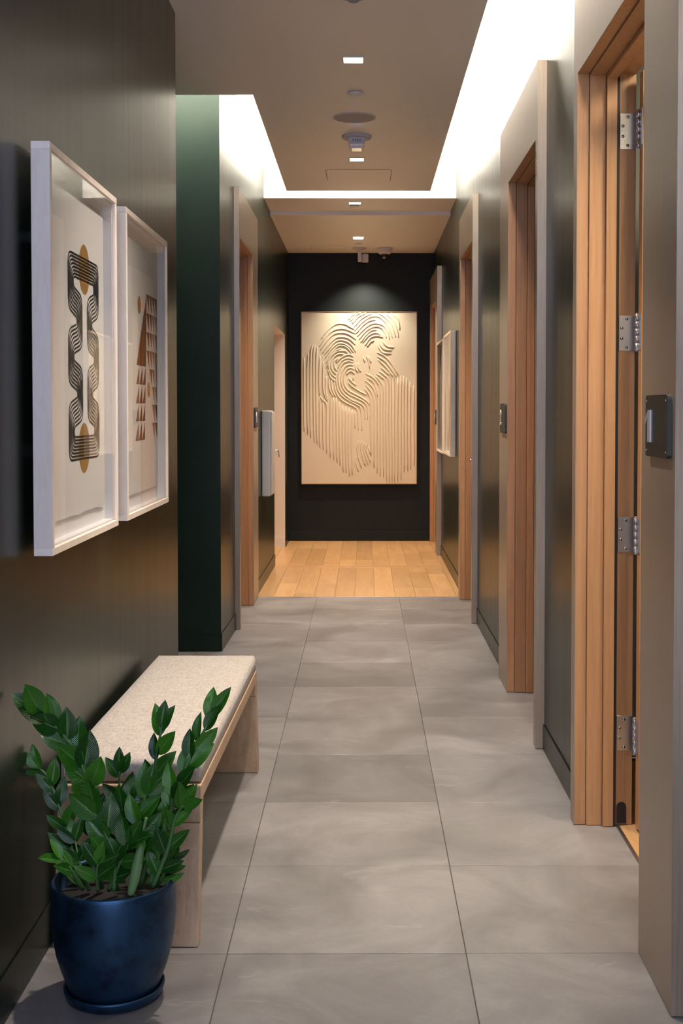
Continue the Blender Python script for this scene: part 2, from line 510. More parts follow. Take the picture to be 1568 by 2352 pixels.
# left wall beyond the alcove
def lx(y):   # the far left wall runs very slightly askew
    return -0.826 + 0.023*min(1, (y-7.085)/2.5)
def slant_wall(name, y0, y1, z0, base=None):
    struct(name, prism(bmesh.new(), [(lx(y0), y0, z0), (lx(y1), y1, z0), (-0.963, y1, z0), (-0.963, y0, z0)], (0, 0, 3.42-z0)), M_WALL)
    if base:
        struct(base, prism(bmesh.new(), [(lx(y0)+0.006, y0, 0), (lx(y1)+0.006, y1, 0), (lx(y1), y1, 0), (lx(y0), y0, 0)], (0, 0, 0.102)), M_WALL)
slant_wall('wall_left.001', 7.0855, 7.80, 0, 'baseboard_left.001')
slant_wall('wall_left.002', 7.80, 9.16, 2.79)
slant_wall('wall_left.003', 9.16, 11.03, 0, 'baseboard_left.002')
slant_wall('wall_left.004', 11.03, 12.53, 2.165)
slant_wall('wall_left.005', 12.53, 13.13, 0, 'baseboard_left.003')
# cream painted side passage seen through the opening
struct('wall_passage', B(-1.6, -0.8035, 12.525, 12.53, 0, 2.165), M_CREAM)
struct('baseboard_passage', B(-1.6, -0.8035, 12.517, 12.525, 0, 0.10), M_CREAM)
struct('wall_passage.001', B(-1.72, -1.6, 10.9, 12.6, 0, 2.5), M_CREAM)
struct('ceiling_passage', B(-1.6, -0.8035, 11.03, 12.525, 2.162, 2.17), M_CREAM)
struct('wall_passage.002', B(-1.6, -0.963, 11.0, 11.03, 0, 2.165), M_CREAM)
# end wall
struct('wall_back', B(-0.97, 0.92, 13.13, 13.25, 0, 3.42), M_BACK)
struct('baseboard_back', B(-0.80, 0.72, 13.122, 13.13, 0, 0.102, bev=0.001), M_BACK)
# right wall between the portals
XR = 0.742
for i, (a, b) in enumerate(((-1.2, 2.783), (4.16, 5.027), (6.40, 8.015), (9.15, 11.78))):
    strip_wall('wall_right' + ('.%03d' % i if i else ''), a, b, XR, 1, 3.42, base='baseboard_right' + ('.%03d' % i if i else ''))
for i, (a, b) in enumerate(((2.783, 4.16), (5.027, 6.40), (8.015, 9.15), (11.78, 13.13))):
    struct('wall_right.%03d' % (i+4), B(XR, 0.902, a, b, 2.79, 3.42), M_WALL)

# ---- ceilings
struct('ceiling', box(B(-0.607, 0.522, -1.2, 9.72, 3.12, 3.175), -2.6, -0.607, -1.2, 6.787, 3.12, 3.175), M_CEIL)
struct('ceiling_cove', B(-2.6, 0.95, -1.2, 9.95, 3.42, 3.47), M_COVE)
struct('ceiling_bulkhead', B(-0.826, 0.742, 9.945, 9.95, 3.101, 3.42), M_COVE)
struct('ceiling.001', B(-0.803, 0.742, 9.95, 10.60, 3.10, 3.42), M_CEIL)
struct('ceiling.002', B(-0.803, 0.742, 10.60, 13.13, 3.068, 3.42), M_CEIL)
led = thing('led_strip', 'glowing LED strip light lying hidden on the ceiling edge in the cove', 'light', (0.49, 4.3, 3.175))
led['label'] = 'long LED strip on the ceiling edge in the right-hand light cove'
obj('tape', B(0.485, 0.495, -1.0, 9.68, 3.175, 3.181), M_LED, led)
led2 = thing('led_strip', 'short LED strip on the ceiling edge in the left-hand light cove', 'light', (-0.58, 8.2, 3.175))
obj('tape', B(-0.585, -0.575, 6.82, 9.68, 3.175, 3.181), M_LED, led2)

# ---- small room behind the nearest doorway
wf3 = struct('floor.002', B(0.853, 2.3, 2.7, 4.9, -0.06, -0.003), M_GROUT)
for k in range(8):
    plank(0.853+0.15*k, 0.853+0.15*(k+1), 2.75, 4.85, wf3)
struct('threshold_strip', B(0.8455, 0.8555, 3.12, 4.09, -0.004, 0.003), M_STEEL)
struct('wall_room', B(2.2, 2.3, 2.6, 5.0, 0, 3.0), M_ROOM)
struct('wall_room.001', B(0.92, 2.2, 4.9, 5.0, 0, 3.0), M_ROOM)
struct('wall_room.002', B(0.92, 2.2, 2.6, 2.7, 0, 3.0), M_ROOM)
struct('ceiling_room', B(0.86, 2.2, 2.7, 4.9, 2.9, 3.0), M_ROOM)

# ---------------------------------------------------------------- door portals
def casing_box(x0, x1, y0, y1, z0, z1):
    return B(x0, x1, y0, y1, z0, z1, bev=0.0012)
def portal(name, side, face, wallx, y0, y1, o0, o1, top, head, closed=True):
    """side +1: right wall. face: x of the casing's face (magnitude), profile steps go outwards"""
    s = side
    d = struct_empty(name)
    fx, wx = face*s, (wallx+0.010)*s
    f2 = fx+0.0016*s
    bm = B(fx, f2, y0, o0, 0.002, top); box(bm, f2, wx, y0, o0-0.0205, 0.002, top)
    obj('casing', bm, M_BRONZE, d)
    bm = B(fx, f2, o1, y1, 0.002, top); box(bm, f2, wx, o1+0.0205, y1, 0.002, top)
    obj('casing', bm, M_BRONZE, d)
    bm = B(fx, f2, o0, o1, head, top); box(bm, f2, wx, o0-0.0205, o1+0.0205, head+0.0205, top)
    obj('casing', bm, M_BRONZE, d)
    # stepped oak lining: (from, to, inset)
    steps = [(0.0017, 0.039, 0.0), (0.0405, 0.093, 0.007), (0.0945, 0.128, 0.022)]
    for a, b, ins in steps:
        xa, xb = (face+a)*s, (face+b)*s
        nm = 'door_stop' if ins > 0.02 else 'jamb'
        obj(nm, B(xa, xb, o1-ins, o1+0.02, 0.002, head+0.02, bev=0.0008), M_OAK, d)
        obj(nm, B(xa, xb, o0-0.02, o0+ins, 0.002, head+0.02, bev=0.0008), M_OAK, d)
        obj('head_lining', B(xa, xb, o0+max(ins, 0), o1-max(ins, 0), head-ins, head+0.02, bev=0.0008), M_OAK, d)
    obj('seal', B((face+0.128)*s, (face+0.138)*s, o1-0.016, o1+0.004, 0.002, head+0.01), M_BLACK, d)
    obj('seal', B((face+0.128)*s, (face+0.138)*s, o0-0.004, o0+0.016, 0.002, head+0.01), M_BLACK, d)
    if closed:
        obj('door_leaf', B((face+0.139)*s, (face+0.184)*s, o0+0.003, o1-0.003, 0.006, head-0.004, bev=0.001), M_OAK, d)
    for a, b in ((o1, o1+0.02), (o0-0.02, o0)):
        obj('rear_jamb', B((face+0.138)*s, (face+0.195)*s, a+(0.0 if a == o1 else -0.004), b, 0.002, head+0.02), M_OAK, d)
    obj('rear_head', B((face+0.138)*s, (face+0.195)*s, o0, o1, head, head+0.02), M_OAK, d)
    # fill the wall core behind the casings
    for a, b in ((y0+0.001, o0-0.02), (o1+0.02, y1-0.001)):
        if b-a > 0.005:
            obj('wall_core', B(wx, (face+0.195)*s, a, b, 0.002, top-0.02), M_WALL, d)
    obj('wall_core', B(wx+0.03*s, (face+0.195)*s, o0, o1, head+0.02, top-0.02), M_WALL, d)
    return d
d1 = portal('door_1', 1, 0.705, XR, 2.783, 4.16, 3.12, 4.095, 2.81, 2.506, closed=False)
d2 = portal('door_2', 1, 0.705, XR, 5.027, 6.40, 5.085, 6.045, 2.814, 2.506)
d3 = portal('door_3', 1, 0.705, XR, 8.015, 9.15, 8.075, 9.025, 2.80, 2.50)
d4 = portal('door_4', 1, 0.700, XR-0.004, 11.78, 13.10, 12.09, 13.03, 2.775, 2.47)
d5 = portal('door_5', -1, 0.787, 0.826, 7.80, 9.16, 7.86, 8.765, 2.805, 2.49)
# lever of the third door on the right
obj('lever_handle', tube(lathe(bmesh.new(), [(0.0, 0), (0.022, 0.002), (0.022, 0.012), (0.0, 0.014)], (0.830, 8.93, 1.035), 20, 'X'),
    [(0.84, 8.93, 1.035), (0.785, 8.93, 1.035), (0.772, 8.925, 1.035), (0.770, 8.85, 1.035)], 0.010, 10), M_CHROME, d3, True)

# open leaf, hinge jamb and hinges of the nearest door
hinge_jamb = obj('hinge_jamb', B(0.846, 0.884, 4.097, 4.13, 0.002, 2.52, bev=0.0008), M_OAK, d1)
obj('hinge_jamb', B(0.8845, 0.901, 4.100, 4.13, 0.002, 2.47, bev=0.0008), M_OAK, d1)
leaf = obj('door_leaf', B(0.902, 1.84, 4.005, 4.05, 0.012, 2.495, bev=0.001), M_OAK, d1)
obj('dust_box', prism(bmesh.new(), [(0.865+0.016*math.cos(a), 4.092, 0.062+0.016*math.sin(a)) for a in [PI*k/10 for k in range(11)]] + [(0.849, 4.092, 0.006), (0.881, 4.092, 0.006)], (0, 0.006, 0)), M_BLACK, d1)
for z in (2.317, 1.651, 0.980, 0.312):
    h = obj('hinge', B(0.847, 0.899, 4.0925, 4.0965, z-0.059, z+0.059, bev=0.0006), M_STEEL, d1)
    bm = bmesh.new()
    prof = [(0.0, -0.064), (0.006, -0.063), (0.0075, -0.060)]
    for k in range(5):
        a = -0.059 + 0.0236*k
        prof += [(0.0075, a+0.001), (0.0075, a+0.0226), (0.0062, a+0.0232), (0.0062, a+0.0238)]
    prof += [(0.0075, 0.060), (0.006, 0.063), (0.0, 0.065)]
    obj('barrel', lathe(bm, prof, (0.898, 4.052, z), 20), M_STEEL, h, True)
    obj('leaf_plate', B(0.9005, 0.902, 4.008, 4.047, z-0.059, z+0.059), M_STEEL, h)
    for dx, dz in ((0.872, 0.047), (0.856, 0.017), (0.856, -0.017), (0.872, -0.047)):
        bm = lathe(bmesh.new(), [(0.0, 0.0), (0.0055, 0.0), (0.0052, -0.0012), (0.0, -0.0016)], (dx, 4.0925, z+dz), 16, 'Y')
        sc = obj('screw', bm, M_CHROME, h, True)
        a = random.uniform(0, 1.5)
        bm = bmesh.new()
        for q in (a, a+PI/2):
            c, s_ = math.cos(q), math.sin(q)
            m4 = Matrix.Translation((dx, 4.0907, z+dz)) @ Matrix.Rotation(q, 4, 'Y') @ Matrix.Diagonal((0.006, 0.0006, 0.0011, 1))
            bmesh.ops.create_cube(bm, size=1, matrix=m4)
        # cross slots share the screw as one dark recess drawn on the plate's level
        obj('screw_slot', bm, M_BLACK, h)
# door closer arm under the head
obj('closer_arm', tube(B(0.885, 1.2, 3.83, 3.90, 2.44, 2.475, bev=0.008, seg=2), [(0.90, 3.86, 2.432), (1.1, 3.70, 2.430)], 0.007, 8), M_STEEL, d1)

# ================================================================ BENCH
bench = thing('bench', 'low ash wood bench with beige upholstered seat against the dark left wall', 'bench', (-0.43, 3.2, 0))
def bench_prism(pts, x0, x1):
    ang = math.atan(0.0150)
    bm = prism(bmesh.new(), [(x0, y, z) for y, z in pts], (x1-x0, 0, 0))
    bmesh.ops.bevel(bm, geom=[e for e in bm.edges], offset=0.0035, segments=2, affect='EDGES', profile=0.6)
    bm.transform(Matrix.Rotation(-ang, 4, 'Z'))
    bm.transform(Matrix.Translation((-0.43, 3.2, 0)))
    return bm
W_B = -0.378
obj('seat_board', bench_prism([(0.02, 0.405), (1.455, 0.405), (1.475, 0.31), (1.428, 0.31), (1.418, 0.362), (0.062, 0.362), (0.052, 0.31), (0.005, 0.31)], 0, W_B), M_ASH, bench)
obj('leg', bench_prism([(0.005, 0.3095), (0.052, 0.3095), (0.004, 0.001), (-0.046, 0.001)], 0, W_B), M_ASH, bench)
obj('leg', bench_prism([(1.475, 0.3095), (1.428, 0.3095), (1.491, 0.001), (1.540, 0.001)], 0, W_B), M_ASH, bench)
# cushion with softly crowned top and boxed ends
def cushion():
    bm = bmesh.new()
    nx, ny = 14, 40
    x0, x1, y0, y1, zb, zt = -0.368, -0.010, 0.045, 1.435, 0.4055, 0.466
    r = 0.014
    import itertools
    bmesh.ops.create_grid(bm, x_segments=nx, y_segments=ny, size=0.5)
    bm.transform(Matrix.Translation(((x0+x1)/2, (y0+y1)/2, zt)) @ Matrix.Diagonal((x1-x0, y1-y0, 1, 1)))
    for v in bm.verts:
        u = (v.co.x-x0)/(x1-x0); w = (v.co.y-y0)/(y1-y0)
        v.co.z += 0.012*(1-(2*u-1)**4)*(1-(2*w-1)**10)
        v.co.z += 0.0012*noise.noise(Vector((v.co.x*9, v.co.y*5, 0.3)))
    border = [e for e in bm.edges if e.is_boundary]
    ex = bmesh.ops.extrude_edge_only(bm, edges=border)
    vs = [g for g in ex['geom'] if isinstance(g, bmesh.types.BMVert)]
    cx_, cy_ = (x0+x1)/2, (y0+y1)/2
    for v in vs:
        v.co.x += 0.007*(1 if v.co.x > cx_ else -1)*(1 if abs(abs(v.co.x-cx_)-(x1-x0)/2) < 1e-4 else 0)
        v.co.y += 0.007*(1 if v.co.y > cy_ else -1)*(1 if abs(abs(v.co.y-cy_)-(y1-y0)/2) < 1e-4 else 0)
        v.co.z -= 0.011
    e2 = [e for e in bm.edges if e.is_boundary]
    ex = bmesh.ops.extrude_edge_only(bm, edges=e2)
    vs = [g for g in ex['geom'] if isinstance(g, bmesh.types.BMVert)]
    for v in vs: v.co.z = zb + 0.004
    bmesh.ops.holes_fill(bm, edges=[e for e in bm.edges if e.is_boundary], sides=0)
    bmesh.ops.recalc_face_normals(bm, faces=bm.faces[:])
    # keep slightly above the board
    for v in bm.verts: v.co.z = max(v.co.z, zb)
    bm.transform(Matrix.Rotation(-math.atan(0.0150), 4, 'Z'))
    bm.transform(Matrix.Translation((-0.43, 3.2, 0)))
    return bm
cu = obj('cushion', cushion(), M_FABRIC, bench, True)
# stitched corner seams of the cushion
for dx in (-0.008, -0.366):
    bm = tube(bmesh.new(), [(dx, 0.036, 0.412), (dx, 0.035, 0.452)], 0.0014, 6)
    bm.transform(Matrix.Rotation(-math.atan(0.0150), 4, 'Z')); bm.transform(Matrix.Translation((-0.43, 3.2, 0)))
    obj('seam', bm, M_FABRIC, cu)

# ================================================================ PICTURES
def flat_poly(bm, X, pts):
    f = quad(bm, [(X, y, z) for y, z in pts])
    return f
def ribbon(bm, X, pts, w):
    pts = [Vector((0, y, z)) for y, z in pts]
    L_, R_ = [], []
    for i, p in enumerate(pts):
        t = (pts[min(i+1, len(pts)-1)]-pts[max(i-1, 0)]).normalized()
        n = Vector((0, -t.z, t.y))
        L_.append(bm.verts.new((X, p.y+n.y*w/2, p.z+n.z*w/2))); R_.append(bm.verts.new((X, p.y-n.y*w/2, p.z-n.z*w/2)))
    for i in range(len(pts)-1):
        bm.faces.new([L_[i], L_[i+1], R_[i+1], R_[i]])
def rounded(pts, r=0.012, n=4):
    out = [pts[0]]
    for i in range(1, len(pts)-1):
        a, b, c = Vector(pts[i-1]), Vector(pts[i]), Vector(pts[i+1])
        ra = min(r, (a-b).length/2.02); rc = min(r, (c-b).length/2.02); q = min(ra, rc)
        p0 = b+(a-b).normalized()*q; p1 = b+(c-b).normalized()*q
        for k in range(n+1):
            t = k/n
            out.append(tuple((1-t)**2*p0 + 2*t*(1-t)*b + t*t*p1))
    out.append(pts[-1])
    return out
def deckle(y0, y1, z0, z1, amp, seed):
    """paper outline with a torn edge"""
    pts = []
    n = 46
    def nz(t, k): return amp*(noise.noise(Vector((t*7, k, seed)))*1.0+noise.noise(Vector((t*31, k, seed)))*0.5)
    for i in range(n): t = i/n; pts.append((y0+(y1-y0)*t, z0+nz(t, 1)))
    for i in range(n): t = i/n; pts.append((y1+nz(t, 2)*0.4, z0+(z1-z0)*t))
    for i in range(n): t = i/n; pts.append((y1+(y0-y1)*t, z1+nz(t, 3)))
    for i in range(n): t = i/n; pts.append((y0+nz(t, 4)*0.4, z1+(z0-z1)*t))
    return pts
def picture(label, side, xf, xb, wallx, y0, y1, z0, z1, group, paper_mat=M_PAPER, paper=True):
    """side: +1 when the picture faces +x (hangs on the left wall)"""
    s = side
    t = thing('framed_picture', label, 'picture', (xb, (y0+y1)/2, z0), group)
    w = 0.019
    for a in (((y0, y1, z1-w, z1)), ((y0, y1, z0, z0+w)), ((y0, y0+w, z0+w, z1-w)), ((y1-w, y1, z0+w, z1-w))):
        obj('frame_bar', B(xb, xf, *a, bev=0.0012), M_MAPLE, t)
    obj('mount_board', B(xb+0.004*s, xb+0.008*s, y0+w, y1-w, z0+w, z1-w), M_MOUNT, t)
    q = 0.004
    xl = xf-0.012*s
    for a in (((y0+w, y1-w, z1-w-q, z1-w)), ((y0+w, y1-w, z0+w, z0+w+q)), ((y0+w, y0+w+q, z0+w+q, z1-w-q)), ((y1-w-q, y1-w, z0+w+q, z1-w-q))):
        obj('spacer', B(xb+0.008*s, xl, *a), M_MOUNT, t)
    xp = xb+0.0135*s
    if paper:
        bm = bmesh.new()
        prism(bm, [(xp, y, z) for y, z in deckle(y0+0.075, y1-0.045, z0+0.068, z1-0.060, 0.007, y0)], (-0.002*s, 0, 0))
        obj('paper', bm, paper_mat, t)
    obj('glass', B(xf-0.006*s, xf-0.004*s, y0+w-0.002, y1-w+0.002, z0+w-0.002, z1-w+0.002), M_GLASS, t)
    for zz in (z1-0.2, z0+0.25):
        obj('hanger', B(xb, wallx, y0+0.20, y0+0.24, zz-0.015, zz+0.015, bev=0.002), M_STEEL, t)
    return t, xp+0.0006*s
GP = 'shadow-box pictures on the left wall'
pa, XA = picture('maple shadow-box picture of black looping lines and gold discs, nearest on left wall', 1, -0.7535, -0.800, -0.820, 2.975, 3.775, 1.041, 2.041, GP)
# gold discs and eight looping lines
for cy_, cz in ((3.476, 1.790), (3.462, 1.289)):
    bm = bmesh.new()
    bm.faces.new([bm.verts.new((XA, cy_+0.066*math.cos(2*PI*k/48), cz+0.070*math.sin(2*PI*k/48))) for k in range(48)])
    obj('gold_disc', bm, M_GOLD, pa)
for i in range(8):
    a = 0.0088*i; zt = 1.820-a; zb = 1.260+a
    def st(yi, z, last): return [(yi, z)]
    lo, li = 3.284+a, 3.384+a
    ro, ri = 3.656-a, 3.570-a
    P = [(3.47, zt), (lo, zt)]
    def step(P, x_from, x_to, z): P += [(x_from, z), (x_to, z)]
    step(P, lo, li, 1.659+a); step(P, li, lo, 1.621-a); step(P, lo, li, 1.459+a); step(P, li, lo, 1.421-a)
    P += [(lo, zb), (3.47, zb)]
    # diagonal shifts instead of square ones
    def soften(P):
        Q = []
        for k, p in enumerate(P):
            if 1 < k < len(P)-2:
                z = p[1]
                Q.append((p[0], z+0.010 if (k % 2 == 0) else z-0.010))
            else: Q.append(p)
        return Q
    bm = bmesh.new()
    ribbon(bm, XA+0.0004, rounded(soften(P), 0.034, 7), 0.0053)
    P = [(3.47, zt), (ro, zt)]
    step(P, ro, ri, 1.659+a); step(P, ri, ro, 1.621-a); step(P, ro, ri, 1.459+a); step(P, ri, ro, 1.421-a)
    P += [(ro, zb), (3.47, zb)]
    ribbon(bm, XA+0.0004, rounded(soften(P), 0.034, 7), 0.0053)
    obj('ink_line', bm, M_INK, pa)
pb, XB = picture('maple shadow-box picture of brown triangle grid and small gold discs, further on left wall', 1, -0.7535, -0.800, -0.820, 3.925, 4.745, 1.041, 2.041, GP)
for cy_, cz, r in ((4.323, 1.764, 0.031), (4.504, 1.470, 0.028)):
    bm = bmesh.new()
    bm.faces.new([bm.verts.new((XB, cy_+r*math.cos(2*PI*k/32), cz+r*math.sin(2*PI*k/32))) for k in range(32)])
    obj('gold_disc', bm, M_GOLD, pb)
zr = [1.815, 1.747, 1.679, 1.612, 1.546, 1.482, 1.416, 1.348, 1.284]
cw = 0.0553
def printed(mat_, pts):
    bm = bmesh.new(); flat_poly(bm, XB, pts); obj('printed_triangle', bm, mat_, pb)
def tri_r(m_, c, r):   # edge on top, apex bottom right
    y = 4.465+cw*c
    printed(m_, [(y, zr[r]), (y+cw*0.93, zr[r]), (y+cw*0.93, zr[r+1]+0.002)])
for r in range(3):
    for c in range(4): tri_r(M_BROWN if (r == 0 or c == 1) else (M_DKBROWN if c < 2 else M_TAUPE), c, r)
for c in range(3): tri_r(M_BROWN, c, 3)
printed(M_TAUPE, [(4.465+cw*3, zr[3]), (4.686, zr[3]), (4.686, zr[5]), (4.465+cw*3.75, zr[5])])
for m_, c, r in ((M_DKBROWN, 1, 4), (M_BROWN, 2, 4), (M_BROWN, 2, 5), (M_TAUPE, 3, 5), (M_DKBROWN, 2, 6), (M_DKBROWN, 3, 6), (M_BROWN, 2, 7), (M_BROWN, 3, 7)):
    tri_r(m_, c, r)
printed(M_BROWN, [(4.264, 1.552), (4.405, 1.552), (4.467, 1.812)])
printed(M_DKBROWN, [(4.405, 1.552), (4.447, 1.552), (4.467, 1.812)])
zl = [1.552, 1.486, 1.420, 1.357, 1.290]
for r in range(4):
    for c in range(3):
        y = 4.258-0.006*r + 0.062*c
        printed(M_DKBROWN if c == 2 else M_BROWN, [(y, zl[r+1]), (y+0.058, zl[r+1]), (y+0.058, zl[r]-0.004)])
# the two far pictures on the right wall
GR = 'shadow-box pictures on the right wall'
pc, XC = picture('maple shadow-box with cream rippled relief paper on right wall, nearer of two', -1, 0.694, 0.738, XR, 9.91, 10.78, 1.020, 2.041, GR, M_CREAMART)
for k in range(11):
    bm = bmesh.new()
    zc = 1.25+0.045*k
    for half in (-1, 1):
        pts = [(XC, 10.34+half*0.02*j, zc+0.05*math.cos(j*0.45+k*0.1)*math.exp(-0.08*j)) for j in range(14)]
        tube(bm, catmull(pts, 3), 0.006, 6)
    obj('relief_ridge', bm, M_CREAMART, pc, True)
pd, XD = picture('maple shadow-box with dark curved shapes on cream on right wall, farther of two', -1, 0.694, 0.738, XR, 10.93, 11.76, 1.010, 2.035, GR, M_CREAMART)
bm = bmesh.new()
prism(bm, [(XD, 10.99+0.10*math.sin(t*3)*1.2+0.02, 1.09+0.88*t) for t in [k/16 for k in range(17)]] + [(XD, 10.965, 1.97), (XD, 10.965, 1.09)], (-0.001, 0, 0))
prism(bm, [(XD, 11.52, 1.97), (XD, 11.71, 1.97), (XD, 11.71, 1.75), (XD, 11.62, 1.82)], (-0.001, 0, 0))
obj('dark_shape', bm, M_DARKART, pd)

# ---- big plaster relief on the end wall
art = thing('relief_artwork', 'large cream plaster relief of flowing ridges on the dark end wall', 'artwork', (-0.05, 13.13, 0.612))
AX0, AX1, AZ0, AZ1 = -0.665, 0.562, 0.612, 2.441
obj('panel', B(AX0+0.006, AX1-0.006, 13.056, 13.129, AZ0+0.006, AZ1-0.006, bev=0.002), M_PLASTER, art)
for a in ((AX0, AX1, 13.050, 13.127, AZ1-0.0055, AZ1), (AX0, AX1, 13.050, 13.127, AZ0, AZ0+0.0055), (AX0, AX0+0.0055, 13.050, 13.127, AZ0, AZ1), (AX1-0.0055, AX1, 13.050, 13.127, AZ0, AZ1)):
    obj('edge_strip', B(*a), M_GILT, art)
RL = [
 [(98,655),(98,1100),(100,1575)],[(148,600),(140,900),(143,1615)],[(200,500),(182,640),(176,1100),(180,1655)],[(232,495),(215,640),(216,1100),(224,1715)],
 [(263,520),(252,700),(252,1200),(260,1735)],[(295,630),(288,900),(290,1130)],[(293,1140),(293,1500),(296,1770)],[(340,705),(333,950),(345,1090),(390,1208)],[(335,1215),(335,1500),(338,1800)],
 [(295,1135),(330,1185),(378,1248),(378,1500),(380,1852)],[(375,885),(368,1060),(388,1190)],[(430,1110),(424,1500),(422,1895)],[(464,1145),(462,1500),(468,1930)],[(497,1155),(500,1500),(507,1965)],
 [(537,1205),(538,1600),(545,2000)],[(578,1240),(576,1700),(585,2080)],[(618,1262),(612,1700),(620,2090)],[(658,1275),(648,1700),(660,2130)],[(694,1298),(686,1700),(697,2120)],[(728,1325),(728,1440),(732,1535)],
 [(405,890),(408,1010),(430,1090),(465,1142)],[(437,930),(445,1040),(490,1145)],
 [(728,862),(690,826),(650,834),(622,868)],
 [(727,806),(680,786),(630,800),(598,860),(590,930),(604,1000),(650,1062),(730,1108),(810,1150),(875,1195),(910,1240)],
 [(712,752),(660,744),(603,770),(568,850),(560,950),(585,1040),(655,1112),(755,1160),(835,1205),(878,1262),(886,1420)],
 [(710,714),(640,700),(570,740),(530,850),(528,960),(560,1065),(630,1142),(730,1195),(812,1240),(848,1290),(855,1425)],
 [(712,682),(640,664),(560,700),(515,790)],[(500,840),(498,950),(520,1060),(580,1140),(670,1200),(760,1248),(803,1300),(815,1565)],
 [(710,642),(650,618),(560,655),(495,720)],[(472,960),(492,1075),(545,1165),(625,1222),(722,1270),(760,1325),(770,1560)],
 [(872,1117),(780,1070),(690,1010),(645,965)],[(742,1000),(690,955),(650,905)],[(845,1262),(770,1215),(680,1180),(600,1110)],
 [(315,420),(400,310),(500,240),(600,240),(670,275),(718,302)],[(290,520),(370,400),(460,320),(560,298),(650,315),(740,362)],[(300,565),(380,450),(470,365),(570,348),(660,370),(745,434)],
 [(330,600),(400,500),(490,415),(580,400),(670,430),(735,497)],[(355,615),(420,530),(500,450),(590,443),(680,490),(738,585)],[(362,665),(430,560),(515,485),(590,485),(660,525),(710,590)],
 [(368,730),(440,600),(520,515),(600,515),(650,550),(682,600)],[(370,797),(410,680),(480,580),(560,540)],
 [(505,912),(435,855),(402,760),(422,660),(490,590),(570,570),(620,580),(645,606)],[(505,868),(450,810),(435,740),(470,650),(540,610),(620,626)],[(508,822),(477,770),(480,700),(530,655)],[(500,958),(425,900),(396,800)],
 [(650,187),(690,135),(738,99)],[(670,207),(730,135),(800,98)],[(693,237),(770,150),(870,99)],[(716,277),(800,180),(890,125),(940,110)],
 [(722,325),(810,225),(900,160),(985,140),(1060,170),(1135,260),(1195,412)],[(742,357),(820,262),(910,200),(985,185)],[(760,392),(840,300),(930,240),(1010,232),(1085,262),(1135,335),(1158,424)],
 [(780,432),(850,340),(930,285),(1010,270),(1075,305),(1120,412)],[(800,467),(870,370),(940,315),(1000,310)],[(825,472),(890,390),(960,350),(1020,355),(1075,405)],[(855,507),(910,420),(970,390),(1030,390),(1078,408)],[(880,522),(920,465),(970,440)],
 [(1020,105),(1100,150),(1175,240),(1235,405)],[(1100,102),(1190,180),(1245,300),(1270,408)],[(1180,102),(1262,190),(1285,315)],
 [(1075,460),(1130,515),(1215,530)],[(1030,480),(1090,550),(1190,566)],[(1008,500),(1070,590),(1180,608)],
 [(870,630),(895,690),(912,792)],[(832,650),(852,708)],[(900,640),(930,722)],[(772,720),(772,780),(806,832)],[(736,720),(740,790),(770,838)],[(712,880),(705,940)],
 [(1000,590),(1100,640),(1190,740),(1270,880)],[(1005,640),(1100,700),(1180,800),(1247,902)],
 [(1010,680),(1100,760),(1170,850),(1214,950),(1214,1500),(1220,2215)],[(1045,775),(1120,840),(1172,940),(1178,1500),(1190,2215)],[(1030,825),(1100,880),(1142,970),(1142,1500),(1155,2210)],
 [(993,855),(1060,900),(1105,990),(1104,1500),(1122,2210)],[(980,885),(1040,950),(1072,1050),(1072,1500),(1085,2142)],[(865,855),(950,900),(1010,970),(1036,1060),(1036,1500),(1043,2130)],
 [(880,905),(960,960),(995,1060),(1006,1142)],[(853,940),(940,1010),(983,1100),(998,1210),(1000,1600),(1005,2095)],[(865,995),(930,1080),(958,1180),(960,1500),(966,2030)],[(848,1035),(905,1120),(922,1210),(920,1500),(930,1880)],
 [(1262,905),(1255,1500),(1260,2200)],[(1302,880),(1296,1500),(1300,2175)],[(1335,885),(1332,1500),(1340,2080)],[(1375,905),(1370,1500),(1383,2065)],[(1415,955),(1408,1500),(1420,2040)],[(1460,1000),(1455,1500),(1466,2000)],
 [(748,1880),(745,1970),(778,2070)],[(772,1690),(760,1830),(812,2025)],[(815,1680),(805,1800),(858,2000)],[(845,1700),(840,1810),(892,1985)],[(880,1720),(868,1800),(925,1957)],[(893,1760),(922,1852)],
]
for c in RL:
    pts = [at(680+x/5.407, 700+y/5.407, 13.055) for x, y in c]
    pts = catmull(pts, 6)
    bm = tube(bmesh.new(), pts, 0.0086, 6, lambda t: 0.45+0.55*min(1, 8*t, 8*(1-t)))
    obj('relief_ridge', bm, M_PLASTER, art, True)

